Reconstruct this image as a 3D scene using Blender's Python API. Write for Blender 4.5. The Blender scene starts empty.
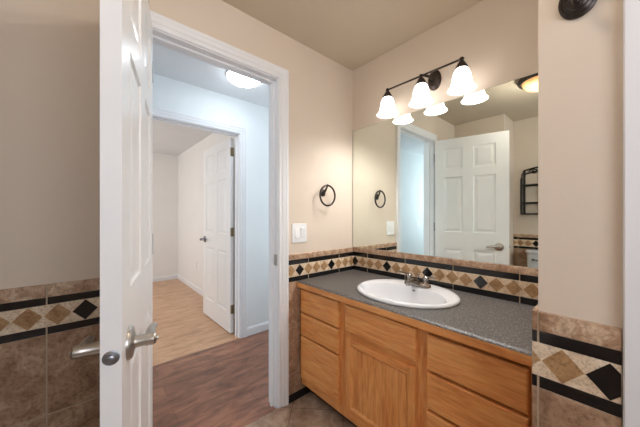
import bpy, bmesh, math, random
from mathutils import Vector, Matrix
random.seed(4)
S = bpy.context.scene
COL = S.collection
PI = math.pi

# ------------------------------------------------------------------ camera
cd = bpy.data.cameras.new('camera')
cam = bpy.data.objects.new('camera', cd)
COL.objects.link(cam)
cd.sensor_width = 36.0
cd.lens = 264.8 / 640 * 36
cd.shift_y = 1.9 / 640
cd.clip_start = 0.02
cam.location = (1.4307, -1.6108, 1.234)
cam.rotation_euler = (PI / 2, 0, math.radians(90 - 41.366))
S.camera = cam

# ------------------------------------------------------------------ world, light, exposure
W = bpy.data.worlds.new('world')
S.world = W
W.use_nodes = True
bg = W.node_tree.nodes['Background']
bg.inputs[0].default_value = (0.75, 0.87, 1.0, 1)
bg.inputs[1].default_value = 1.0

def light(name, kind, loc, energy, color, size=0.05, rot=(0, 0, 0), size_y=None, portal=False):
    l = bpy.data.lights.new(name, kind)
    l.energy = energy
    l.color = color
    if kind == 'AREA':
        l.size = size
        if size_y:
            l.shape = 'RECTANGLE'
            l.size_y = size_y
        if portal:
            l.cycles.is_portal = True
    else:
        l.shadow_soft_size = size
    o = bpy.data.objects.new(name, l)
    o.location = loc
    o.rotation_euler = rot
    COL.objects.link(o)
    return o

E_BATH_FILL, E_CEIL, E_BED, E_HALL_FILL = 16.0, 7.5, 32.0, 16.0
# added daylight fill at invented, unseen windows in bathroom right wall and bedroom
light('bathroom_fill', 'AREA', (2.47, -1.55, 1.55), E_BATH_FILL, (0.86, 0.91, 1.0), 0.9, (0, PI / 2, 0), 1.0)
light('bedroom_fill', 'AREA', (-2.9, -3.32, 1.45), E_BED, (1.0, 0.98, 0.95), 1.3, (PI / 2, 0, 0), 1.1)

light('hall_fill_right', 'AREA', (-.55, .98, 1.4), 9.0, (.84, .93, 1.0), .7, (-PI / 2, 0, 0), 1.3)  # added fill to brighten the hall wall, at an invented window out of view
light('hall_fill_left', 'AREA', (-.55, -3.98, 1.5), E_HALL_FILL, (.80, .91, 1.0), .7, (PI / 2, 0, 0), 1.3)  # added cool fill for the far left of the hall, invented end window

vs = S.view_settings
vs.view_transform = 'Standard'
vs.look = 'None'
vs.exposure = 0.18
vs.gamma = 1.0
vs.use_curve_mapping = False

# ------------------------------------------------------------------ materials
def lin(c):
    return tuple(((v / 255) / 12.92 if v / 255 <= .04045 else ((v / 255 + .055) / 1.055) ** 2.4) for v in c) + (1,)

class NT:
    def __init__(s, name):
        s.m = bpy.data.materials.new(name)
        s.m.use_nodes = True
        s.t = s.m.node_tree
        s.b = s.t.nodes['Principled BSDF']
    def n(s, typ, **kw):
        nd = s.t.nodes.new(typ)
        for k, v in kw.items():
            if k in nd.inputs:
                nd.inputs[k].default_value = v
            else:
                setattr(nd, k, v)
        return nd
    def l(s, a, b):
        s.t.links.new(a, b)
    def coord(s, scale=(1, 1, 1), rot=(0, 0, 0), loc=(0, 0, 0)):
        g = s.n('ShaderNodeTexCoord')
        mp = s.n('ShaderNodeMapping')
        mp.inputs['Scale'].default_value = scale
        mp.inputs['Rotation'].default_value = rot
        mp.inputs['Location'].default_value = loc
        s.l(g.outputs['Object'], mp.inputs['Vector'])
        return mp.outputs[0]
    def noise(s, vec, scale, detail=4, rough=.55, dist=0):
        nd = s.n('ShaderNodeTexNoise')
        nd.inputs['Scale'].default_value = scale
        nd.inputs['Detail'].default_value = detail
        nd.inputs['Roughness'].default_value = rough
        nd.inputs['Distortion'].default_value = dist
        s.l(vec, nd.inputs['Vector'])
        return nd.outputs['Fac']
    def ramp(s, fac, stops):
        r = s.n('ShaderNodeValToRGB')
        e = r.color_ramp.elements
        while len(e) < len(stops):
            e.new(.5)
        for i, (p, c) in enumerate(stops):
            e[i].position = p
            e[i].color = lin(c)
        s.l(fac, r.inputs[0])
        return r.outputs[0]
    def mix(s, fac, a, b, mode='MIX'):
        m = s.n('ShaderNodeMix')
        m.data_type = 'RGBA'
        m.blend_type = mode
        for sock, v in ((m.inputs[0], fac), (m.inputs[6], a), (m.inputs[7], b)):
            if hasattr(v, 'links'):
                s.l(v, sock)
            elif isinstance(v, (int, float)):
                sock.default_value = v
            else:
                sock.default_value = v
        return m.outputs[2]
    def bump(s, h, strength, dist=.002):
        b = s.n('ShaderNodeBump')
        b.inputs['Strength'].default_value = strength
        b.inputs['Distance'].default_value = dist
        s.l(h, b.inputs['Height'])
        s.l(b.outputs[0], s.b.inputs['Normal'])
    def col(s, c):
        if hasattr(c, 'links'):
            s.l(c, s.b.inputs['Base Color'])
        else:
            s.b.inputs['Base Color'].default_value = c
    def set(s, rough=.5, metal=0, spec=.5):
        s.b.inputs['Roughness'].default_value = rough
        s.b.inputs['Metallic'].default_value = metal
        s.b.inputs['Specular IOR Level'].default_value = spec
        return s.m

M = {}
def paint(name, c, rough=.6, bump=.25, spec=.3):
    t = NT(name)
    v = t.coord()
    f = t.noise(v, 3.0, 3)
    t.col(t.ramp(f, [(.3, tuple(x * .985 for x in c)), (.7, c)]))
    t.bump(t.noise(v, 160, 3), bump, .001)
    return t.set(rough, 0, spec)
def plain(name, c, rough=.4, metal=0, spec=.5, var=.04, scale=30):
    t = NT(name)
    f = t.noise(t.coord(), scale, 3)
    t.col(t.ramp(f, [(.3, tuple(x * (1 - var) for x in c)), (.7, c)]))
    return t.set(rough, metal, spec)
M['beige'] = paint('beige_wall_paint', (219, 204, 187))
M['ceil'] = paint('ceiling_paint', (206, 191, 170), .8, .3, .1)
M['white_wall'] = paint('white_wall_paint', (233, 237, 238), .6, .12)
M['white_ceil'] = paint('white_ceiling_paint', (226, 228, 230), .8, .2, .1)
M['bed_wall'] = paint('bedroom_wall_paint', (234, 231, 228), .6, .12)
M['trim'] = plain('white_trim_paint', (232, 232, 234), .32, 0, .45, .01, 6)
M['door'] = plain('white_door_paint', (236, 236, 236), .28, 0, .5, .01, 6)
M['plastic'] = plain('white_plastic', (240, 240, 240), .3, 0, .5, .01)
M['porcelain'] = plain('white_porcelain', (222, 223, 226), .08, 0, .6, .01, 4)
M['bronze'] = plain('dark_bronze', (74, 65, 60), .34, .7, .5, .3, 60)
M['iron'] = plain('black_iron', (40, 37, 34), .5, .4, .4, .2, 60)
M['nickel'] = plain('brushed_nickel', (186, 180, 173), .34, 1, .5, .06, 80)
M['chrome'] = plain('polished_nickel', (158, 150, 143), .2, 1, .5, .04, 20)
M['latch'] = plain('dark_nickel', (150, 152, 158), .38, 1, .5, .06, 80)
M['brass'] = plain('antique_brass', (150, 138, 112), .35, 1, .5, .1, 60)
M['black_base'] = plain('black_vinyl', (24, 22, 22), .45, 0, .4, .1)
M['dark'] = plain('dark_recess', (45, 40, 36), .8, 0, .2, .1)
M['grout'] = plain('grout', (190, 170, 148), .9, 0, .1, .06, 90)

def stone(name, stops, scale, rough, pit=.25):
    t = NT(name)
    v = t.coord()
    a = t.noise(v, scale, 8, .65, .6)
    c = t.ramp(a, stops)
    b = t.noise(v, scale * 6, 5, .7)
    dk = t.ramp(b, [(.36, (160, 148, 140)), (.52, (255, 255, 255))])
    t.col(t.mix(.55, c, dk, 'MULTIPLY'))
    t.bump(b, pit, .0015)
    return t.set(rough, 0, .45)
M['tile'] = stone('travertine_field', [(.34, (138, 106, 82)), (.5, (168, 136, 110)), (.66, (196, 168, 140))], 14, .34)
M['tile_top'] = stone('travertine_bullnose', [(.34, (146, 112, 86)), (.5, (184, 150, 122)), (.66, (218, 194, 166))], 24, .36)
M['cream'] = stone('cream_marble', [(.3, (206, 180, 150)), (.5, (226, 204, 176)), (.7, (240, 224, 202))], 26, .34, .1)
M['tan'] = stone('tan_marble', [(.3, (146, 106, 68)), (.5, (176, 138, 96)), (.7, (198, 162, 120))], 26, .34, .1)
M['black_tile'] = plain('black_glazed_tile', (26, 25, 27), .14, 0, .6, .25, 40)

def floor_tile():
    t = NT('floor_tile')
    v = t.coord((1, 1, 1), (0, 0, PI / 4), (.467 - .0, 0.09, 0))
    br = t.n('ShaderNodeTexBrick')
    br.offset = 0
    br.inputs['Scale'].default_value = 1.0
    br.inputs['Brick Width'].default_value = .32
    br.inputs['Row Height'].default_value = .32
    br.inputs['Mortar Size'].default_value = .003
    br.inputs['Color1'].default_value = (1, 1, 1, 1)
    br.inputs['Color2'].default_value = (.86, .86, .86, 1)
    br.inputs['Mortar'].default_value = (.5, .47, .44, 1)
    t.l(v, br.inputs['Vector'])
    p = t.coord()
    c = t.ramp(t.noise(p, 10, 8, .65, .5), [(.34, (138, 112, 92)), (.5, (172, 144, 122)), (.66, (202, 176, 152))])
    t.col(t.mix(1.0, c, br.outputs['Color'], 'MULTIPLY'))
    t.bump(t.noise(p, 60, 4), .15, .001)
    return t.set(.32, 0, .45)
M['floor_tile'] = floor_tile()

def planks(name, stops, width, length, gap, rough, tint):
    t = NT(name)
    v = t.coord((1, 1, 1), (0, 0, PI / 2))
    br = t.n('ShaderNodeTexBrick')
    br.offset = .37
    br.inputs['Scale'].default_value = 1.0
    br.inputs['Brick Width'].default_value = length
    br.inputs['Row Height'].default_value = width
    br.inputs['Mortar Size'].default_value = .0012
    br.inputs['Bias'].default_value = 0
    br.inputs['Color1'].default_value = (1, 1, 1, 1)
    br.inputs['Color2'].default_value = tint
    br.inputs['Mortar'].default_value = gap
    t.l(v, br.inputs['Vector'])
    g = t.noise(t.coord((5, 1.6, 1)), 2.6, 8, .62, 1.0)
    g2 = t.noise(t.coord((60, 4, 1)), 2.0, 4, .6, .3)
    c = t.ramp(g, stops)
    c = t.mix(.35, c, t.ramp(g2, [(.3, (150, 150, 150)), (.65, (255, 255, 255))]), 'MULTIPLY')
    t.col(t.mix(1.0, c, br.outputs['Color'], 'MULTIPLY'))
    t.bump(g2, .08, .0008)
    return t.set(rough, 0, .45)
M['dark_planks'] = planks('dark_laminate', [(.30, (110, 77, 62)), (.47, (146, 100, 78)), (.62, (176, 124, 97)), (.78, (122, 88, 74))], .15, 1.2, (.45, .4, .38, 1), .3, (.72, .7, .72, 1))
M['oak_planks'] = planks('light_oak_laminate', [(.3, (188, 144, 110)), (.5, (214, 170, 134)), (.72, (226, 188, 152))], .11, 1.0, (.72, .66, .6, 1), .32, (.93, .9, .87, 1))

def oak(name, axis, stops):
    t = NT(name)
    sc = {'x': (1.4, 14, 14), 'z': (14, 14, 1.4)}[axis]
    g = t.noise(t.coord(sc), 2.4, 7, .6, 1.4)
    sc2 = {'x': (5, 90, 90), 'z': (90, 90, 5)}[axis]
    g2 = t.noise(t.coord(sc2), 2.5, 4, .6)
    c = t.ramp(g, stops)
    c = t.mix(.4, c, t.ramp(g2, [(.32, (196, 172, 150)), (.6, (255, 255, 255))]), 'MULTIPLY')
    t.col(c)
    t.bump(g2, .08, .0006)
    return t.set(.36, 0, .4)
OAKS = [(.30, (206, 130, 68)), (.5, (230, 158, 92)), (.72, (240, 184, 118))]
M['oak_x'] = oak('honey_oak_grain_along', 'x', OAKS)
M['oak_z'] = oak('honey_oak_grain_upright', 'z', OAKS)

def counter():
    t = NT('speckled_grey_laminate')
    v = t.coord()
    c = t.ramp(t.noise(v, 150, 2, .7), [(.36, (36, 34, 34)), (.46, (76, 72, 70)), (.56, (90, 86, 83)), (.66, (166, 158, 150))])
    t.col(t.mix(.3, c, t.ramp(t.noise(v, 90, 4, .7), [(.3, (68, 64, 62)), (.7, (100, 95, 91))])))
    return t.set(.42, 0, .25)
M['counter'] = counter()

def mirror_mat():
    t = NT('mirror_silver')
    t.col((.87, .925, .87, 1))
    return t.set(.0, 1, .5)
M['mirror'] = mirror_mat()
M['mirror_edge'] = plain('mirror_edge', (170, 176, 168), .2, .2)

def glow(name, base, emis, strength, rough=.3):
    t = NT(name)
    f = t.noise(t.coord(), 14, 3)
    t.col(t.ramp(f, [(.3, tuple(x * .97 for x in base)), (.7, base)]))
    t.b.inputs['Emission Color'].default_value = lin(emis)
    t.b.inputs['Emission Strength'].default_value = strength
    return t.set(rough)
M['shade'] = glow('lit_frosted_glass', (190, 195, 202), (255, 251, 247), 2.8)
M['bulb'] = glow('lit_bulb', (255, 255, 255), (255, 252, 250), 370)
M['hall_dome'] = glow('lit_hall_dome', (255, 255, 255), (236, 246, 255), 17)
M['amber'] = glow('lit_amber_glass', (230, 185, 135), (255, 172, 104), .7)
def glass():
    t = NT('window_glass')
    t.b.inputs['Transmission Weight'].default_value = 1
    t.col((1, 1, 1, 1))
    return t.set(.0)
M['glass'] = glass()

# ------------------------------------------------------------------ mesh helpers
class MB:
    def __init__(s):
        s.bm = bmesh.new()
        s.mi = 0
    def m(s, i):
        s.mi = i
        return s
    def face(s, vs):
        try:
            f = s.bm.faces.new(vs)
            f.material_index = s.mi
            return f
        except ValueError:
            return None
    def quad(s, *pts):
        return s.face([s.bm.verts.new(p) for p in pts])
    def box(s, a, b, bev=0, seg=2):
        x0, y0, z0 = [min(p, q) for p, q in zip(a, b)]
        x1, y1, z1 = [max(p, q) for p, q in zip(a, b)]
        v = [s.bm.verts.new(p) for p in ((x0, y0, z0), (x1, y0, z0), (x1, y1, z0), (x0, y1, z0), (x0, y0, z1), (x1, y0, z1), (x1, y1, z1), (x0, y1, z1))]
        fs = [s.face([v[i] for i in q]) for q in ((0, 3, 2, 1), (4, 5, 6, 7), (0, 1, 5, 4), (1, 2, 6, 5), (2, 3, 7, 6), (3, 0, 4, 7))]
        if bev:
            es = list({e for f in fs for e in f.edges})
            r = bmesh.ops.bevel(s.bm, geom=es, offset=bev, segments=seg, affect='EDGES', profile=.6)
            for f in r['faces']:
                f.material_index = s.mi
        return s
    def rings(s, rings, cap0=True, cap1=True, closed=True):
        R = [[s.bm.verts.new(p) for p in r] for r in rings]
        n = len(R[0])
        for a, b in zip(R, R[1:]):
            for i in range(n if closed else n - 1):
                j = (i + 1) % n
                s.face([a[i], a[j], b[j], b[i]])
        if cap0:
            s.face(R[0][::-1])
        if cap1:
            s.face(R[-1])
        return s
    def lathe(s, prof, n=32, mat=None, cap0=True, cap1=True, sx=1, sy=1):
        mat = mat or Matrix()
        rr = []
        for r, z in prof:
            r = max(r, 1e-4)
            rr.append([mat @ Vector((r * sx * math.cos(2 * PI * i / n), r * sy * math.sin(2 * PI * i / n), z)) for i in range(n)])
        return s.rings(rr, cap0, cap1)
    def tube(s, pts, rad, n=12, flat=None):
        pts = [Vector(p) for p in pts]
        if not isinstance(rad, (list, tuple)):
            rad = [rad] * len(pts)
        rr = []
        up = None
        for i, p in enumerate(pts):
            d = (pts[min(i + 1, len(pts) - 1)] - pts[max(i - 1, 0)]).normalized()
            if up is None:
                up = Vector((0, 0, 1)) if abs(d.z) < .9 else Vector((1, 0, 0))
            u = (up - d * up.dot(d)).normalized()
            w = d.cross(u)
            up = u
            k = flat or 1
            rr.append([p + (u * math.cos(2 * PI * j / n) * k + w * math.sin(2 * PI * j / n)) * rad[i] for j in range(n)])
        return s.rings(rr)
    def torus(s, R, r, mat, n=48, k=12):
        rr = []
        for i in range(n):
            a = 2 * PI * i / n
            rr.append([mat @ Vector(((R + r * math.cos(2 * PI * j / k)) * math.cos(a), (R + r * math.cos(2 * PI * j / k)) * math.sin(a), r * math.sin(2 * PI * j / k))) for j in range(k)])
        V = [[s.bm.verts.new(p) for p in q] for q in rr]
        for i in range(n):
            for j in range(k):
                s.face([V[i][j], V[(i + 1) % n][j], V[(i + 1) % n][(j + 1) % k], V[i][(j + 1) % k]])
        return s
    def build(s, name, mats, parent=None, smooth=False, auto=None):
        bmesh.ops.recalc_face_normals(s.bm, faces=s.bm.faces)
        me = bpy.data.meshes.new(name)
        s.bm.to_mesh(me)
        s.bm.free()
        if not isinstance(mats, (list, tuple)):
            mats = [mats]
        for k in mats:
            me.materials.append(M[k])
        if smooth:
            for p in me.polygons:
                p.use_smooth = True
            me.set_sharp_from_angle(angle=math.radians(auto or 40))
        o = bpy.data.objects.new(name, me)
        COL.objects.link(o)
        if parent:
            o.parent = parent
        return o

def empty(name, loc, rz=0):
    o = bpy.data.objects.new(name, None)
    o.empty_display_size = .05
    COL.objects.link(o)
    o.location = loc
    o.rotation_euler = (0, 0, rz)
    return o
def tag(o, label, cat, group=None):
    o['label'] = label
    o['category'] = cat
    if group:
        o['group'] = group
    return o
def struct(o, label=None, cat=None):
    o['kind'] = 'structure'
    if label:
        o['label'] = label
    if cat:
        o['category'] = cat
    return o

# ------------------------------------------------------------------ room shell
ZC = 2.40
ZF = 0.018                           # bathroom tile sits a little above the hall laminate
Y_H, Y_L = -1.397, -0.707            # bathroom doorway: hinge side, latch side
Z_D = 2.095
WT = 0.110                           # wall thickness
X_HALL = -1.10                       # far wall of the hall
Y2_R, Y2_L, Z2 = -0.460, -1.275, 2.05 # bedroom doorway in that wall
X_BED, Y_BED = -4.29, -0.272
YS = -0.7175                         # face of the short wall at right
XS = 1.287
JT = 0.018

def wall_two(name, boxes, mats, test):
    mb = MB()
    for a, b in boxes:
        mb.box(a, b)
    mb.bm.normal_update()
    for f in mb.bm.faces:
        f.material_index = 1 if test(f) else 0
    return struct(mb.build(name, mats))

wall_two('wall_left', [((-WT, -3.9, 0), (0, Y_H - JT, ZC)), ((-WT, Y_L + JT, 0), (0, 0.9, ZC)),
                       ((-WT, Y_H - JT, Z_D + JT), (0, Y_L + JT, ZC))], ['beige', 'white_wall'], lambda f: f.normal.x < -.5)
struct(MB().box((0, 0, 0), (2.5, .12, ZC)).build('wall_mirror', 'beige'))
mb = MB()
mb.box((XS, YS, 0), (1.512, 0, ZC)).box((1.512, YS, 2.10), (2.24, 0, ZC)).box((2.24, YS, 0), (2.5, 0, ZC)).box((1.512, -.62, 0), (2.24, 0, 2.10))
struct(mb.build('wall_stub', 'beige'))
struct(MB().box((0, -2.38, 0), (.549, -1.99, ZC)).build('wall_chase', 'beige'))
struct(MB().box((0, -2.5, 0), (2.5, -2.38, ZC)).build('wall_back', 'beige'))
mb = MB()
wy0, wy1, wz0, wz1 = -2.05, -1.05, 1.10, 2.0
mb.box((2.4, -2.38, 0), (2.5, wy0, ZC)).box((2.4, wy1, 0), (2.5, YS, ZC)).box((2.4, wy0, 0), (2.5, wy1, wz0)).box((2.4, wy0, wz1), (2.5, wy1, ZC))
struct(mb.build('wall_right', 'beige'))
wn = struct(MB().box((2.405, wy0, wz0), (2.44, wy0 + .04, wz1)).box((2.405, wy1 - .04, wz0), (2.44, wy1, wz1)).box((2.405, wy0 + .04, wz0), (2.44, wy1 - .04, wz0 + .04))
            .box((2.405, wy0 + .04, wz1 - .04), (2.44, wy1 - .04, wz1)).box((2.41, -1.565, wz0 + .04), (2.435, -1.535, wz1 - .04)).build('added_window_1', 'trim'))  # unseen window frame, added to let daylight into the bathroom
struct(MB().box((0, -2.5, -.1), (2.5, .12, ZF)).build('floor', 'floor_tile'))
struct(MB().box((0, -2.5, ZC), (2.5, .12, ZC + .1)).build('ceiling', 'ceil'))

# hall beyond the doorway
struct(MB().box((X_HALL, -3.9, -.1), (-0.0005, .9, 0)).build('floor_hall', 'dark_planks'))
struct(MB().box((X_HALL, -3.9, ZC), (-.0005, .9, ZC + .1)).build('ceiling_hall', 'white_ceil'))
hw0, hw1, hz0, hz1 = -.93, -.17, .8, 2.2
struct(MB().box((X_HALL - WT, -4.0, 0), (hw0, -3.9, ZC)).box((hw1, -4.0, 0), (0, -3.9, ZC)).box((hw0, -4.0, 0), (hw1, -3.9, hz0)).box((hw0, -4.0, hz1), (hw1, -3.9, ZC)).build('wall_hall_left', 'white_wall'))
struct(MB().box((hw0, -3.96, hz0), (hw0 + .04, -3.92, hz1)).box((hw1 - .04, -3.96, hz0), (hw1, -3.92, hz1)).box((hw0 + .04, -3.96, hz0), (hw1 - .04, -3.92, hz0 + .04))
       .box((hw0 + .04, -3.96, hz1 - .04), (hw1 - .04, -3.92, hz1)).build('added_window_3', 'trim'))  # invented window at the hall's left end, opening for the fill light
struct(MB().box((X_HALL - WT, .9, 0), (hw0, 1.0, ZC)).box((hw1, .9, 0), (0, 1.0, ZC)).box((hw0, .9, 0), (hw1, 1.0, hz0 - .1)).box((hw0, .9, hz1 - .1), (hw1, 1.0, ZC)).build('wall_hall_right', 'white_wall'))
struct(MB().box((hw0, .92, hz0 - .1), (hw0 + .04, .96, hz1 - .1)).box((hw1 - .04, .92, hz0 - .1), (hw1, .96, hz1 - .1)).box((hw0 + .04, .92, hz0 - .1), (hw1 - .04, .96, hz0 - .06))
       .box((hw0 + .04, .92, hz1 - .14), (hw1 - .04, .96, hz1 - .1)).build('added_window_4', 'trim'))  # invented window at the hall's right end, added for its fill light
mb = MB()
mb.box((X_HALL - WT, -3.9, 0), (X_HALL, Y2_L - JT, ZC)).box((X_HALL - WT, Y2_R + JT, 0), (X_HALL, .9, ZC)).box((X_HALL - WT, Y2_L - JT, Z2 + JT), (X_HALL, Y2_R + JT, ZC))
struct(mb.build('wall_hall_far', 'white_wall'))

# bedroom beyond the hall
XB = X_HALL - WT
struct(MB().box((X_BED - .1, -3.4, -.1), (X_HALL - .0005, Y_BED + .1, 0)).build('floor_bedroom', 'oak_planks'))
struct(MB().box((X_BED - .1, -3.4, ZC), (XB - .0005, Y_BED + .1, ZC + .1)).build('ceiling_bedroom', 'white_ceil'))
struct(MB().box((X_BED - .1, -3.4, 0), (X_BED, Y_BED, ZC)).build('wall_bedroom_far', 'bed_wall'))
struct(MB().box((X_BED - .1, Y_BED, 0), (XB, Y_BED + .1, ZC)).build('wall_bedroom_right', 'bed_wall'))
mb = MB()
bx0, bx1, bz0, bz1 = -3.6, -2.2, .9, 2.05
mb.box((X_BED, -3.4, 0), (bx0, -3.3, ZC)).box((bx1, -3.4, 0), (XB, -3.3, ZC)).box((bx0, -3.4, 0), (bx1, -3.3, bz0)).box((bx0, -3.4, bz1), (bx1, -3.3, ZC))
struct(mb.build('wall_bedroom_left', 'bed_wall'))
struct(MB().box((bx0, -3.37, bz0), (bx0 + .04, -3.33, bz1)).box((bx1 - .04, -3.37, bz0), (bx1, -3.33, bz1)).box((bx0 + .04, -3.37, bz0), (bx1 - .04, -3.33, bz0 + .04))
       .box((bx0 + .04, -3.37, bz1 - .04), (bx1 - .04, -3.33, bz1)).build('added_window_2', 'trim'))  # unseen bedroom window, invented to let light in

# baseboards
def baseboard(name, a, b, n, h=.085, t=.012):
    a, b, n = Vector(a), Vector(b), Vector(n)
    prof = [(0, 0), (t, 0), (t, h - .02), (t * .7, h - .008), (t * .35, h), (0, h)]
    return struct(MB().rings([[e + n * p + Vector((0, 0, z)) for p, z in prof] for e in (a, b)]).build(name, 'trim'))
baseboard('baseboard_hall_far', (X_HALL, Y2_R + .075, 0), (X_HALL, .9, 0), (1, 0, 0))
baseboard('baseboard_hall_left', (X_HALL, -3.9, 0), (X_HALL, Y2_L - .075, 0), (1, 0, 0))
baseboard('baseboard_bedroom_far', (X_BED, -3.3, 0), (X_BED, Y_BED, 0), (1, 0, 0))
baseboard('baseboard_bedroom_right', (X_BED + .012, Y_BED, 0), (XB, Y_BED, 0), (0, -1, 0))

# door casings: (w, t) profile mitred round the opening
CAS = [(0, 0), (0, .008), (.006, .010), (.010, .0085), (.022, .0095), (.026, .013), (.044, .0145), (.052, .0185), (.064, .0185), (.067, .016), (.067, 0)]
FLAT = [(0, 0), (0, .012), (.003, .0155), (.080, .0165), (.083, .013), (.083, 0)]
def casing(mb, P, u0, u1, zt, CAS=CAS):
    """P(u, z, t) -> world point; opening between u0 and u1, up to zt."""
    rr = []
    R = []
    for w, t in CAS:
        R.append([P(u0 - w, 0, t), P(u0 - w, zt + w, t), P(u1 + w, zt + w, t), P(u1 + w, 0, t)])
    V = [[mb.bm.verts.new(p) for p in r] for r in R]
    for a, b in zip(V, V[1:]):
        for i in range(3):
            mb.face([a[i], a[i + 1], b[i + 1], b[i]])
    mb.face([r[0] for r in V]); mb.face([r[3] for r in V][::-1])
mb = MB()
rv = .006
casing(mb, lambda u, z, t: (t, u, z), Y_H - rv, Y_L + rv, Z_D + rv)
casing(mb, lambda u, z, t: (-WT - t, u, z), Y_H - rv, Y_L + rv, Z_D + rv)
e = .0006
mb.box((-WT, Y_H - JT + e, 0), (0, Y_H, Z_D)).box((-WT, Y_L, 0), (0, Y_L + JT - e, Z_D)).box((-WT, Y_H - JT + e, Z_D), (0, Y_L + JT - e, Z_D + JT - e))
mb.box((-.075, Y_H, 0), (-.038, Y_H + .012, Z_D)).box((-.075, Y_L - .012, 0), (-.038, Y_L, Z_D)).box((-.075, Y_H + .012, Z_D - .012), (-.038, Y_L - .012, Z_D))
t1 = struct(mb.build('trim_1', 'trim'))
# strike plate on the latch jamb
MB().box((-.046, Y_L - .0022, .915), (-.004, Y_L + .0005, .985), .001, 1).build('strike_plate', 'nickel', t1)['label'] = 'dull nickel strike plate'
mb = MB()
casing(mb, lambda u, z, t: (X_HALL + t, u, z), Y2_L - rv, Y2_R + rv, Z2 + rv)
mb.box((X_HALL - WT, Y2_L - JT + e, 0), (X_HALL, Y2_L, Z2)).box((X_HALL - WT, Y2_R, 0), (X_HALL, Y2_R + JT - e, Z2)).box((X_HALL - WT, Y2_L - JT + e, Z2), (X_HALL, Y2_R + JT - e, Z2 + JT - e))
mb.box((X_HALL - .085, Y2_L, 0), (X_HALL - .048, Y2_L + .012, Z2)).box((X_HALL - .085, Y2_R - .012, 0), (X_HALL - .048, Y2_R, Z2)).box((X_HALL - .085, Y2_L + .012, Z2 - .012), (X_HALL - .048, Y2_R - .012, Z2))
struct(mb.build('trim_2', 'trim'))
mb = MB()
casing(mb, lambda u, z, t: (u, YS - t, z), 1.517, 2.235, 2.09, FLAT)
struct(mb.build('trim_3', 'trim'))
# threshold strip between tile and laminate
struct(MB().box((-.036, Y_H + .001, 0), (-.0005, Y_L - .013, ZF + .001), .0015, 1).build('trim_4', 'dark_planks'))

# ------------------------------------------------------------------ wall tiling
def tiling(name, P, u0, u1, seams, black0, period=.0745, dz=0, zb=0.0, tu=.009, Zs=None):
    """P(u, z, out). seams: vertical joints; black0: a black diamond centre; every 4th diamond is black."""
    mats = ['grout', 'tile', 'tile_top', 'black_tile', 'cream', 'tan']
    mb = MB()
    def slab(a, b, z0, z1, t0, t1, m):
        if b - a < .001:
            return
        mb.m(m)
        bv = min(.0012, (b - a) / 4)
        mb.rings([[P(a, z0, t0), P(b, z0, t0), P(b, z1, t0), P(a, z1, t0)], [P(a, z0, t1 - bv), P(b, z0, t1 - bv), P(b, z1, t1 - bv), P(a, z1, t1 - bv)],
                  [P(a + bv, z0 + bv, t1), P(b - bv, z0 + bv, t1), P(b - bv, z1 - bv, t1), P(a + bv, z1 - bv, t1)]], cap0=False)
    top = .980 + dz
    Z = Zs or [top, .941 + dz, .917 + dz, .833 + dz, .808 + dz]
    top = Z[0]
    slab(u0, u1, zb, top - .003, 0, tu - .002, 0)
    cuts = [u0] + [s for s in sorted(seams) if u0 + .004 < s < u1 - .004] + [u1]
    g = .0024
    for a, b in zip(cuts, cuts[1:]):
        a2, b2 = a + (g if a > u0 else 0), b - (g if b < u1 else 0)
        slab(a2, b2, Z[1] + .0025, Z[0], 0, tu + .001, 2)
        slab(a2, b2, Z[2] - .0005, Z[1] + .001, 0, tu, 3)
        if Z[3] > zb:
            slab(a2, b2, max(zb, Z[4] - .001), Z[3] + .0005, 0, tu, 3)
        z1 = Z[4] - .0025
        while z1 > zb + .01:
            z0 = max(zb, z1 - .30)
            slab(a2, b2, z0 + (g if z0 > zb else 0), z1, 0, tu, 1)
            z1 = z0 - g
    slab(u0, u1, Z[3] + .001, Z[2] - .001, 0, tu, 4)
    # diamonds, clipped at the ends of the band
    zc = (Z[2] + Z[3]) / 2
    hh = (Z[2] - Z[3]) / 2 - .002
    hw = period / 2 - .001
    k0 = int(math.floor((u0 - black0) / period)) - 1
    k1 = int(math.ceil((u1 - black0) / period)) + 1
    for k in range(k0, k1 + 1):
        c = black0 + k * period
        lo, hi = max(c - hw, u0 + .001), min(c + hw, u1 - .001)
        if hi - lo < .003:
            continue
        f = lambda u: hh * (1 - abs(u - c) / hw)
        us = [lo] + ([c] if lo < c < hi else []) + [hi]
        poly = [(u, zc + f(u)) for u in us] + [(u, zc - f(u)) for u in reversed(us)]
        pp = []
        for q in poly:
            if not pp or (abs(q[0] - pp[-1][0]) + abs(q[1] - pp[-1][1])) > 1e-4:
                pp.append(q)
        if abs(pp[0][0] - pp[-1][0]) + abs(pp[0][1] - pp[-1][1]) < 1e-4:
            pp.pop()
        if len(pp) < 3:
            continue
        mb.m(3 if k % 4 == 0 else 5)
        mb.rings([[P(u, z, tu - .001) for u, z in pp], [P(u, z, tu + .0008) for u, z in pp]], cap0=False)
    return struct(mb.build(name, mats))
OUT = Y_L + rv + .067 + .0005
PL = lambda u, z, t: (t, u, z)
tiling('wall_left_tiling', PL, OUT, -.0001, [-.463, -.163], -.5395, .0735, Zs=[.977, .939, .910, .829, .800])
tiling('wall_left_tiling_by_hinge', PL, -1.989, Y_H - rv - .0675, [-1.724], -1.615, .0785, Zs=[.975, .925, .899, .814, .788])
tiling('wall_mirror_tiling', lambda u, z, t: (u, -t, z), .0101, 1.262, [.156, .474, .784, 1.101], .034, .0745, zb=.8015, Zs=[.980, .943, .912, .833, .790])
ZSTUB = [.983, .932, .903, .815, .787]
tiling('wall_stub_tiling', lambda u, z, t: (u, YS - t, z), 1.2755, 1.4325, [1.2882], 1.4150, .080, Zs=ZSTUB)
tiling('wall_stub_side_tiling', lambda u, z, t: (XS - t, u, z), YS - .0005, -.010, [-.40], -.25, .0745, tu=.0115, Zs=ZSTUB)
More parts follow.
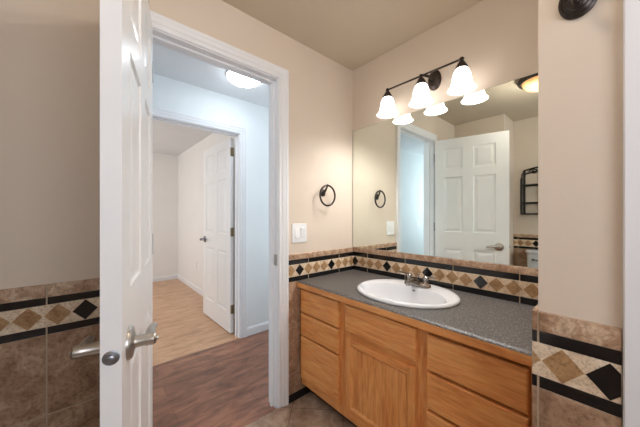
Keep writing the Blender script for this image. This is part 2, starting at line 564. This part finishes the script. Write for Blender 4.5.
tiling('wall_back_tiling', lambda u, z, t: (u, -2.38 + t, z), .551, 2.4, [.60, .92, 1.24, 1.56, 1.88, 2.2], .771, .0745, dz=.025)
tiling('wall_chase_tiling', lambda u, z, t: (u, -1.99 + t, z), .0101, .548, [.3], .2, .0745)
struct(MB().box((.0105, OUT, ZF), (.018, -.452, .068), .002, 1).build('baseboard_left', 'black_base'))

# ------------------------------------------------------------------ six-panel doors
def door_leaf(mb, w, t, h, sx, rows):
    """w along x, thickness 0..t along y. sx: panel x spans, rows: panel z spans."""
    xs = sorted({0, w, *[v for p in sx for v in p]})
    zs = sorted({0, h, *[v for p in rows for v in p]})
    loops = [(0, 0), (.006, .006), (.014, .0075), (.020, .0075), (.042, .0025)]
    for y, s in ((0, 1), (t, -1)):
        for xa, xb in zip(xs, xs[1:]):
            for za, zb in zip(zs, zs[1:]):
                if (xa, xb) in sx and (za, zb) in rows:
                    rr = [[(xa + i, y + s * d, za + i), (xb - i, y + s * d, za + i), (xb - i, y + s * d, zb - i), (xa + i, y + s * d, zb - i)] for i, d in loops]
                    mb.rings(rr, cap0=False)
                else:
                    mb.quad((xa, y, za), (xb, y, za), (xb, y, zb), (xa, y, zb))
    for x in (0, w):
        mb.quad((x, 0, 0), (x, t, 0), (x, t, h), (x, 0, h))
    for z in (0, h):
        mb.quad((0, 0, z), (w, 0, z), (w, t, z), (0, t, z))
    bmesh.ops.remove_doubles(mb.bm, verts=mb.bm.verts, dist=1e-5)
def lever(parent, x, y, z, s, dirx, mat='nickel', ext=0):
    """lever on the face at y, sticking out along s (+-1), grip pointing along dirx."""
    root = MB()
    Mx = Matrix.Translation((x, y, z)) @ Matrix.Rotation(-s * PI / 2, 4, 'X')
    root.lathe([(.0405, 0), (.0405, .004), (.037, .009), (.024, .012), (.0155, .014), (.0140, .034 + ext), (.0155, .038 + ext), (.0155, .055 + ext), (.012, .059 + ext), (.005, .060 + ext), (.0045, .064 + ext)], 32, Mx)
    yy = y + s * (.047 + ext)
    pts, rad = [], []
    for i in range(13):
        k = i / 12
        pts.append((x + dirx * (-.008 + (.118 - ext * 3) * k), yy - s * .004 * math.sin(k * PI), z + .005 * math.sin(k * PI * 1.05) - .003 * k))
        rad.append(.0125 - .0035 * k if i < 12 else .007)
    root.tube(pts, rad, 14)
    return root.build('door_handle', mat, parent, True)
def hinge(parent, x, y, z, mat, lx, ly):
    mb = MB()
    mb.lathe([(.0062, -.045), (.0062, .045)], 14, Matrix.Translation((x, y, z))).lathe([(.004, .045), (.0065, .047), (.003, .053)], 12, Matrix.Translation((x, y, z)))
    mb.box((x, y - .001, z - .044), (x + lx, y + .001, z + .044))
    mb.box((x - .001, y, z - .044), (x + .001, y + ly, z + .044))
    return mb.build('hinge', mat, parent, True)

TH = math.radians(13.85)
H_D = 2.056
d1 = empty('door_1', (.003 + .026 * math.cos(TH), -1.381 - .026 * math.sin(TH), .026), -TH)
struct(d1, 'white six-panel bathroom door swung open in the foreground, nickel lever handle', 'door')
DW = .690
mb = MB()
leafx = [(.092, .280), (.378, .580)]
leafz = [(.195, .838), (1.024, 1.632), (1.724, 1.952)]
door_leaf(mb, DW, .0385, H_D, leafx, leafz)
leaf = mb.build('door_leaf', 'door', d1)
leaf.location = (0, -.0385, 0)
lever(d1, .607, 0, .890, 1, -1)
lever(d1, .607, -.0385, .890, -1, -1, 'nickel', .009)
mb = MB()
mb.lathe([(.0158, 0), (.0158, .0014), (.0144, .002)], 28, Matrix.Translation((DW, -.0193, .896)) @ Matrix.Rotation(PI / 2, 4, 'Y'))
mb.lathe([(.0082, .002), (.0082, .008), (.006, .0095)], 20, Matrix.Translation((DW, -.0193, .896)) @ Matrix.Rotation(PI / 2, 4, 'Y'))
mb.build('latch_plate', 'latch', d1, True)['label'] = 'round dark nickel latch plate on the door edge'
for z in (.22, 1.075, 1.86):
    hinge(d1, -.008, -.004, z, 'latch', .010, -.012)

TH2 = math.radians(1.2)
d2 = empty('door_2', (X_HALL - WT - .036, Y2_R + .001, .010), PI + TH2)
struct(d2, 'white six-panel bedroom door standing open beyond the hall', 'door')
mb = MB()
door_leaf(mb, .795, .035, 2.03, [(.105, .345), (.45, .69)], [(.21, .84), (1.02, 1.62), (1.71, 1.935)])
leaf = mb.build('door_leaf', 'door', d2)
leaf.location = (0, -.035, 0)
leaf.location = (0, 0, 0)
lever(d2, .735, .035, .93, 1, -1, 'latch')
lever(d2, .735, 0, .93, -1, -1, 'latch')
for z in (.245, 1.05, 1.885):
    h2 = MB().box((-.0022, -.006, z - .045), (.0001, .035, z + .045), .0008, 1).lathe([(.006, -.045), (.006, .045), (.003, .050)], 14, Matrix.Translation((-.006, .004, z)))
    h2.build('hinge', 'brass', d2, True)

d3 = empty('door_3', (1.515, -.66, .024), 0)
struct(d3, 'white six-panel door closed in the wall at right', 'door')
mb = MB()
door_leaf(mb, .72, .035, 2.05, [(.1, .31), (.41, .62)], [(.21, .84), (1.02, 1.62), (1.71, 1.96)])
leaf = mb.build('door_leaf', 'door', d3)
leaf.location = (0, -.035, 0)
lever(d3, .655, -.035, .92, -1, -1)

# ------------------------------------------------------------------ vanity cabinet
YF = -.524
XC0, XC1 = .0115, 1.2715
vc = tag(empty('vanity_cabinet', (0, 0, 0)), 'honey oak vanity cabinet with drawer fronts around one beaded door under grey countertop', 'cabinet')
ZB, ZT = .105, .757
mb = MB()
# face frame stiles/rails round the openings, then carcass sides, bottom, back, toe board
def vbox(a, b):
    mb.m(1).box(a, b)
def hbox(a, b):
    mb.m(0).box(a, b)
cols = [(.045, .355), (.455, .835), (.925, 1.225)]
xs = [XC0, .045, .355, .455, .835, .925, 1.225, XC1]
for a, b in ((xs[0], xs[1]), (xs[2], xs[3]), (xs[4], xs[5]), (xs[6], xs[7])):
    vbox((a, YF, ZB), (b, YF + .02, ZT))
for a, b in cols:
    for z0, z1 in ((ZB, .175), (.545 if a == .455 else .58, .61), (.735, ZT)):
        hbox((a, YF, z0), (b, YF + .02, z1))
for a, b in (cols[0], cols[2]):
    hbox((a, YF, .43), (b, YF + .02, .46))
vbox((XC0, YF + .02, ZB), (XC0 + .016, -.012, ZT)); vbox((XC1 - .016, YF + .02, ZB), (XC1, -.012, ZT))
hbox((XC0 + .016, YF + .02, ZB), (XC1 - .016, -.012, ZB + .016))
hbox((XC0 + .016, -.020, ZB + .016), (XC1 - .016, -.012, ZT))
vbox((.398, YF + .02, ZB + .016), (.414, -.02, .60)); vbox((.872, YF + .02, ZB + .016), (.888, -.02, .60))
mb.build('body', ['oak_x', 'oak_z'], vc)
MB().box((XC0, -.450, ZF), (XC1, -.435, ZB)).build('toe_kick', 'black_base', vc)['label'] = 'black recessed toe kick'
def front(a, b, name='drawer'):
    x0, z0 = a
    x1, z1 = b
    y0, y1 = YF - .0005, YF - .025
    mb = MB()
    mb.rings([[(x0 + i, y, z0 + i), (x1 - i, y, z0 + i), (x1 - i, y, z1 - i), (x0 + i, y, z1 - i)] for i, y in ((0, y0), (0, y1 + .006), (.002, y1 + .0025), (.005, y1 + .0006), (.008, y1))])
    return mb.build(name, 'oak_x', vc)
front((.026, .598), (.375, .745)); front((.026, .448), (.375, .588)); front((.026, .160), (.375, .437))
front((.428, .602), (.846, .745))
front((.894, .590), (1.236, .738)); front((.894, .430), (1.236, .578)); front((.894, .160), (1.236, .418))
# cabinet door: stiles, rails, beaded flat panel
x0, x1, z0, z1 = .437, .844, .160, .568
mb = MB()
fw = .036
y0, y1 = YF - .0005, YF - .025
def fr(a, b, i):
    mb.m(i).box(a, b, .003, 2)
fr((x0, y1, z0), (x0 + fw, y0, z1), 1); fr((x1 - fw, y1, z0), (x1, y0, z1), 1)
fr((x0 + fw, y1, z0), (x1 - fw, y0, z0 + fw), 0); fr((x0 + fw, y1, z1 - fw), (x1 - fw, y0, z1), 0)
mb.m(1)
a, b = x0 + fw, x1 - fw
mb.box((a, y1 + .009, z0 + fw), (b, y0, z1 - fw))
# chamfered inner moulding
for pa, pb, pc, pd in (((a, z0 + fw), (b, z0 + fw), (b - .009, z0 + fw + .009), (a + .009, z0 + fw + .009)), ((a, z1 - fw), (b, z1 - fw), (b - .009, z1 - fw - .009), (a + .009, z1 - fw - .009)),
                       ((a, z0 + fw), (a, z1 - fw), (a + .009, z1 - fw - .009), (a + .009, z0 + fw + .009)), ((b, z0 + fw), (b, z1 - fw), (b - .009, z1 - fw - .009), (b - .009, z0 + fw + .009))):
    mb.quad((pa[0], y1 + .002, pa[1]), (pb[0], y1 + .002, pb[1]), (pc[0], y1 + .0088, pc[1]), (pd[0], y1 + .0088, pd[1]))
nb = 9
for i in range(nb):
    xa = a + .010 + (b - a - .020) * i / nb
    xb = a + .010 + (b - a - .020) * (i + 1) / nb - .003
    mb.box((xa, y1 + .0075, z0 + fw + .010), (xb, y1 + .0092, z1 - fw - .010))
mb.build('cabinet_door', ['oak_x', 'oak_z'], vc)

# ------------------------------------------------------------------ countertop with a sink cut-out
SX, SY, SA, SB = .632, -.277, .281, .238
ct = tag(empty('countertop', (0, 0, 0)), 'speckled dark grey laminate vanity countertop with oak front edge', 'countertop')
mb = MB()
cx0, cx1, cy0, cy1, ct0, ct1 = .0115, 1.2712, -.544, -.0008, .7660, .8010
N = 96
angs = sorted([2 * PI * i / N for i in range(N)] + [math.atan2(y - SY, x - SX) % (2 * PI) for x in (cx0, cx1) for y in (cy0, cy1)])
inn, outr = [], []
for t in angs:
    c, s = math.cos(t), math.sin(t)
    inn.append((SX + (SA - .022) * c, SY + (SB - .022) * s))
    ks = [((cx1 if c > 0 else cx0) - SX) / c if abs(c) > 1e-9 else 1e9, ((cy1 if s > 0 else cy0) - SY) / s if abs(s) > 1e-9 else 1e9]
    k = min(ks)
    outr.append((SX + k * c, SY + k * s))
rings = [[(x, y, ct0) for x, y in inn], [(x, y, ct0) for x, y in outr], [(x, y, ct1) for x, y in outr], [(x, y, ct1) for x, y in inn], [(x, y, ct0) for x, y in inn]]
mb.rings(rings, False, False)
nz = MB()
nz.rings([[(x, y, z) for y, z in ((-.5442, .7932), (-.5440, .8010), (-.550, .8005), (-.560, .7965), (-.5655, .7925))] for x in (cx0, cx1)])
mb.build('slab', 'counter', ct)
nz.build('bevelled_nosing', 'counter', ct)
mb = MB()
prof = [(-.5445, .758), (-.563, .758), (-.5665, .7615), (-.5665, .7885), (-.565, .7915), (-.5445, .7925)]
mb.rings([[(x, y, z) for y, z in prof] for x in (cx0, cx1)])
mb.build('wood_edge', 'oak_x', ct)['label'] = 'oak front edge'

# ------------------------------------------------------------------ sink
sk = tag(empty('sink', (SX, SY, .8014)), 'white oval drop-in porcelain basin set in the grey countertop', 'sink')
mb = MB()
def ell(A, B, z, oy=0, n=72):
    return [(A * math.cos(2 * PI * i / n), oy + B * math.sin(2 * PI * i / n), z) for i in range(n)]
BY = -.050   # bowl centre shifted to the front: wide faucet ledge at the back
mb.rings([ell(SA - .004, SB - .004, 0), ell(SA, SB, .004), ell(SA - .001, SB - .001, .010), ell(SA - .007, SB - .007, .0155), ell(SA - .016, SB - .016, .0175),
          ell(SA - .030, SB - .060, .0168, BY * .62), ell(SA - .040, SB - .076, .0125, BY), ell(SA - .050, SB - .086, -.004, BY), ell(SA - .066, SB - .100, -.045, BY), ell(SA - .100, SB - .124, -.085, BY),
          ell(SA - .150, SB - .158, -.112, BY), ell(.024, .024, -.122, BY), ell(.022, .022, -.136, BY)], False, True)
# outside of the bowl, below the counter
mb.rings([ell(SA - .040, SB - .055, -.0, BY * .3), ell(SA - .046, SB - .081, -.004, BY), ell(SA - .060, SB - .092, -.052, BY), ell(SA - .092, SB - .118, -.096, BY), ell(SA - .142, SB - .150, -.124, BY), ell(.032, .032, -.136, BY)], False, True)
mb.build('basin', 'porcelain', sk, True)
MB().lathe([(.021, -.121), (.021, -.1185), (.012, -.1175), (.004, -.116)], 24, Matrix.Translation((0, BY, 0))).build('drain', 'chrome', sk, True)
Mx = Matrix.Translation((0, SB - .0885 + BY, -.006)) @ Matrix.Rotation(math.radians(62), 4, 'X')
MB().lathe([(.011, 0), (.011, .0012), (.007, .0018)], 20, Mx, sy=.5).build('overflow_hole', 'latch', sk, True)

# ------------------------------------------------------------------ faucet
fx, fy, fz = .632, -.137, .8180
fc = tag(empty('faucet', (fx, fy, fz)), 'polished nickel two-handle faucet on the back ledge of the white basin', 'faucet')
mb = MB()
n = 40
def stad(hx, r, z):
    out = []
    for i in range(n):
        t = 2 * PI * i / n
        out.append(((hx if math.cos(t) > 0 else -hx) + r * math.cos(t), r * math.sin(t), z))
    return out
mb.rings([stad(.053, .028, 0), stad(.053, .028, .012), stad(.052, .025, .017), stad(.050, .019, .0195)])
mb.build('base', 'chrome', fc, True)
for s in (-1, 1):
    mb = MB()
    mb.lathe([(.021, .013), (.0195, .020), (.0150, .026), (.0140, .042), (.0175, .048), (.0180, .056), (.012, .063), (.004, .066)], 24, Matrix.Translation((s * .052, 0, 0)))
    mb.tube([(s * .050, 0, .057), (s * .075, -.004, .061), (s * .100, -.008, .064), (s * .118, -.011, .064)], [.0085, .0078, .0066, .005], 12, .7)
    mb.build('handle', 'chrome', fc, True)
mb = MB()
pts, rad = [], []
for i in range(11):
    k = i / 10
    pts.append((0, -.112 * k + .004, .013 + .034 * math.sin(min(1, k * 1.25) * PI * .62) ** .9 - .006 * k))
    rad.append(.0175 - .006 * k)
mb.tube(pts, rad, 16, .85)
mb.lathe([(.0105, -.016), (.0105, .004)], 16, Matrix.Translation((0, -.106, .034)))
mb.lathe([(.017, .010), (.016, .018), (.010, .026)], 20)
mb.build('spout', 'chrome', fc, True)
MB().tube([(0, .016, .013), (0, .016, .060)], .0028, 8).lathe([(.003, .058), (.0055, .062), (.0055, .068), (.002, .071)], 12, Matrix.Translation((0, .016, 0))).build('lift_rod', 'chrome', fc, True)

# ------------------------------------------------------------------ mirror
mr = MB()
mr.m(1).box((.006, -.005, .9815), (1.262, -.0005, 1.912))
for f in mr.bm.faces:
    f.material_index = 1
mr.m(0).quad((.0075, -.00525, .983), (1.2605, -.00525, .983), (1.2605, -.00525, 1.9105), (.0075, -.00525, 1.9105))
tag(mr.build('mirror', ['mirror', 'mirror_edge']), 'wide frameless wall mirror resting on the tile border above the countertop', 'mirror')

# ------------------------------------------------------------------ vanity light
vl = tag(empty('vanity_light', (.655, 0, 2.066)), 'three-shade dark bronze vanity light bar with bell glass shades above the mirror', 'light fixture')
RY = Matrix.Rotation(PI / 2, 4, 'X')
MB().lathe([(.062, .0008), (.062, .008), (.052, .016), (.046, .018), (.034, .022), (.0, .024)], 36, Matrix.Translation((.018, 0, 0)) @ RY, sx=.66).build('back_plate', 'bronze', vl, True)
YB = -.100
mb = MB()
xs3 = (-.256, -.019, .211)
mb.tube([(xs3[0] - .012, YB, .008), (xs3[2] + .012, YB, .008)], .0055, 12)
mb.tube([(.018, -.020, 0), (.010, -.06, .006), (-.005, YB, .008)], .008, 12)
for x in xs3:
    mb.lathe([(.002, -.012), (.009, -.008), (.0115, 0), (.009, .008), (.002, .012)], 16, Matrix.Translation((x, YB, .008)))
mb.build('arm', 'bronze', vl, True)
for i, x in enumerate(xs3):
    T = Matrix.Translation((x, YB, 0))
    MB().lathe([(.010, .000), (.014, -.006), (.031, -.036), (.033, -.044), (.030, -.046)], 28, T).build('socket_cap', 'bronze', vl, True)
    o_ = [(.029, -.044), (.034, -.052), (.042, -.070), (.047, -.094), (.050, -.116), (.056, -.136), (.065, -.150), (.071, -.157)]
    i_ = [(.069, -.1575), (.063, -.152), (.053, -.137), (.047, -.116), (.044, -.094), (.039, -.070), (.030, -.052)]
    sh = MB().lathe(o_ + i_, 40, T, False, False).build('glass_shade', 'shade', vl, True, 60)
    sh['label'] = 'lit white bell glass shade'
    b = MB().lathe([(.012, -.046), (.013, -.075), (.024, -.098), (.027, -.115), (.021, -.134), (.006, -.141)], 20, T).build('bulb', 'bulb', vl, True)

# ------------------------------------------------------------------ towel ring, switch, hook
tr = tag(empty('towel_ring', (0, -.328, 1.398)), 'dark bronze towel ring on the beige wall above the light switch', 'towel ring')
RX = Matrix.Rotation(PI / 2, 4, 'Y')
MB().lathe([(.026, .0006), (.026, .006), (.021, .010), (.013, .013), (.0, .014)], 28, RX).build('mount', 'bronze', tr, True)
MB().tube([(.008, 0, 0), (.026, .004, .012), (.040, .008, .036), (.046, .010, .050), (.046, .010, .060)], [.009, .008, .0065, .006, .004], 12).build('post', 'bronze', tr, True)
MB().torus(.072, .0068, Matrix.Translation((.046, .010, -.022)) @ Matrix.Rotation(PI / 2, 4, 'Y')).build('ring', 'bronze', tr, True)

sw = tag(empty('light_switch', (0, -.538, 1.116)), 'white double light switch plate on beige wall beside the door casing', 'light switch')
MB().box((.0004, -.061, -.064), (.006, .061, .064), .003, 2).build('plate', 'plastic', sw)
mb = MB()
mb.rings([[(.006, -.040, -.034), (.006, -.007, -.034), (.006, -.007, .034), (.006, -.040, .034)], [(.0115, -.039, -.033), (.0115, -.008, -.033), (.0072, -.008, .033), (.0072, -.039, .033)]])
mb.build('rocker', 'plastic', sw)
mb = MB()
mb.rings([[(.006, .008, -.034), (.006, .041, -.034), (.006, .041, .034), (.006, .008, .034)], [(.0072, .009, -.033), (.0072, .040, -.033), (.0115, .040, .033), (.0115, .009, .033)]])
mb.build('rocker', 'plastic', sw)

rh = tag(empty('robe_hook', (1.363, YS, 1.756)), 'dark bronze robe hook high on the short wall at right', 'hook')
MB().lathe([(.036, .0006), (.036, .006), (.031, .009), (.029, .008), (.024, .013), (.021, .0125), (.015, .018), (.0, .02)], 36, RY, sy=1.25).build('back_plate', 'bronze', rh, True)
mb = MB()
mb.tube([(0, -.012, .0), (0, -.034, -.006), (0, -.045, -.026), (0, -.058, -.032), (0, -.070, -.020), (0, -.074, -.004)], [.009, .008, .0075, .0075, .0075, .006], 14)
mb.tube([(0, -.030, 0), (0, -.045, .020), (0, -.062, .034)], [.008, .007, .006], 14)
mb.build('hook', 'bronze', rh, True)

# ------------------------------------------------------------------ bathroom ceiling lamp (seen in the mirror)
cl = tag(empty('ceiling_lamp', (1.00, -1.235, ZC)), 'round ceiling lamp with bronze ring and amber glass bowl reflected in mirror', 'ceiling lamp')
MB().lathe([(.150, -.0006), (.160, -.012), (.168, -.030), (.160, -.050), (.150, -.056), (.138, -.052), (.138, -.02)], 48, None, True, True).build('ring', 'bronze', cl, True)
MB().lathe([(.137, -.050), (.130, -.070), (.105, -.094), (.070, -.109), (.030, -.117), (.0, -.118)], 48, None, True, True).build('glass_bowl', 'amber', cl, True)
MB().lathe([(.006, -.116), (.010, -.121), (.006, -.128), (.0, -.130)], 16).build('finial', 'bronze', cl, True)
for k in range(5):
    light('ceiling_lamp_light', 'POINT', (1.00 + .10 * math.cos(k * 1.2566), -1.235 + .10 * math.sin(k * 1.2566), ZC - .17), E_CEIL / 5, (1, .95, .89), 0)

# hall lamp
hl = tag(empty('hall_lamp', (-.655, -.620, ZC)), 'round white dome ceiling lamp glowing in the hall beyond the doorway', 'ceiling lamp')
MB().lathe([(.135, -.0006), (.143, -.003), (.144, -.012), (.139, -.014)], 48).build('base_ring', 'plastic', hl, True)
MB().lathe([(.138, -.014), (.134, -.026), (.115, -.040), (.082, -.050), (.04, -.055), (.0, -.056)], 48).build('glass_dome', 'hall_dome', hl, True)

# ------------------------------------------------------------------ wall plates in the hall and bedroom
ol = tag(empty('wall_outlet', (-3.155, Y_BED, .424)), 'white wall outlet low on the bedroom wall behind the open door', 'outlet')
MB().box((-.037, -.006, -.058), (.037, -.0005, .058), .002, 1).build('plate', 'plastic', ol)
for z in (-.024, .024):
    MB().box((-.017, -.0085, z - .015), (.017, -.006, z + .015), .002, 1).build('socket', 'plastic', ol)
hs = tag(empty('light_switch', (X_HALL, -3.10, 1.08)), 'single white switch plate on the hall wall, seen in the mirror', 'light switch')
MB().box((.0005, -.037, -.058), (.006, .037, .058), .002, 1).build('plate', 'plastic', hs)
MB().box((.006, -.014, -.03), (.010, .014, .03), .002, 1).build('rocker', 'plastic', hs)

# ------------------------------------------------------------------ iron wall shelf (mirror)
ws = tag(empty('wall_shelf', (.855, -2.38, 1.245)), 'black wrought iron wall shelf with scrolled top, reflected in the mirror', 'shelf')
hwid = .195
yb, yf = .008, .150
for s in (-1, 1):
    mb = MB()
    mb.tube([(s * hwid, yb, 0), (s * hwid, yb, .53)], .012, 10)
    mb.tube([(s * hwid, yf, 0), (s * hwid, yf, .420)], .012, 10)
    for z in (.006, .135, .342, .425):
        mb.tube([(s * hwid, yb, z), (s * hwid, yf, z)], .006, 10)
    mb.tube([(s * hwid, yf, .425), (s * hwid, yf - .03, .475), (s * hwid, yb + .06, .49), (s * hwid, yb, .535)], .006, 10)
    mb.build('side_frame', 'iron', ws, True)
for z in (.006, .135, .342):
    mb = MB()
    for y in (yb, yf):
        mb.tube([(-hwid, y, z), (hwid, y, z)], .008, 10)
    for k in range(5):
        y = yb + (yf - yb) * (k + .5) / 5
        mb.tube([(-hwid, y, z), (hwid, y, z)], .0035, 8)
    mb.build('shelf_rack', 'iron', ws, True)
mb = MB()
for dz in (0, -.045):
    mb.tube([(-hwid + 2 * hwid * i / 16, yb, .530 + dz + .030 * math.sin(PI * i / 16)) for i in range(17)], .008, 10)
for s in (-1, 1):
    sp = []
    for i in range(26):
        t = i / 25 * 2.6 * PI
        r = .045 * (1 - i / 25 * .8)
        sp.append((s * (.105 + r * math.cos(t)), yb, .510 + r * .7 * math.sin(t)))
    mb.tube(sp, .006, 8)
for x in (-.06, .06):
    mb.tube([(x, yb, .006), (x, yb, .54)], .005, 8)
mb.build('scroll_back', 'iron', ws, True)

# ------------------------------------------------------------------ toilet (only its tank shows, in the mirror)
tl = tag(empty('toilet', (.93, -2.365, ZF)), 'white toilet against the tiled back wall, tank seen in the mirror', 'toilet')
def rrect(hx, y0, y1, r, z, n=8):
    out = []
    for cx, cy, a0 in ((hx - r, y1 - r, 0), (-hx + r, y1 - r, 90), (-hx + r, y0 + r, 180), (hx - r, y0 + r, 270)):
        for i in range(n + 1):
            a = math.radians(a0 + 90 * i / n)
            out.append((cx + r * math.cos(a), cy + r * math.sin(a), z))
    return out
MB().rings([rrect(.195, .015, .175, .03, .40), rrect(.205, .008, .185, .035, .45), rrect(.215, .004, .195, .04, .788)]).build('tank', 'porcelain', tl, True)
MB().rings([rrect(.222, .002, .204, .04, .7885), rrect(.226, 0, .208, .04, .797), rrect(.224, .001, .206, .04, .816), rrect(.212, .01, .195, .035, .823)]).build('tank_lid', 'porcelain', tl, True)
MB().lathe([(.012, 0), (.012, .012), (.008, .016)], 16, Matrix.Translation((-.15, .195, .72)) @ Matrix.Rotation(-PI / 2, 4, 'X')).tube([(-.15, .212, .72), (-.08, .214, .712)], [.007, .005], 10).build('flush_handle', 'chrome', tl, True)
def egg(A, B0, B1, cy, z, n=40):
    return [(A * math.cos(2 * PI * i / n), cy + (B1 if math.sin(2 * PI * i / n) > 0 else B0) * math.sin(2 * PI * i / n), z) for i in range(n)]
MB().rings([egg(.105, .16, .20, .34, 0), egg(.10, .155, .19, .34, .04), egg(.10, .16, .16, .34, .16), egg(.14, .19, .20, .37, .27), egg(.182, .20, .255, .40, .37), egg(.185, .20, .26, .40, .395), egg(.15, .165, .22, .40, .395),
           egg(.12, .13, .18, .40, .30), egg(.06, .07, .08, .38, .20)]).build('bowl', 'porcelain', tl, True)
MB().rings([egg(.185, .19, .26, .40, .3955), egg(.19, .195, .265, .40, .402), egg(.188, .193, .262, .40, .412), egg(.17, .175, .245, .40, .418)]).build('seat_lid', 'plastic', tl, True)
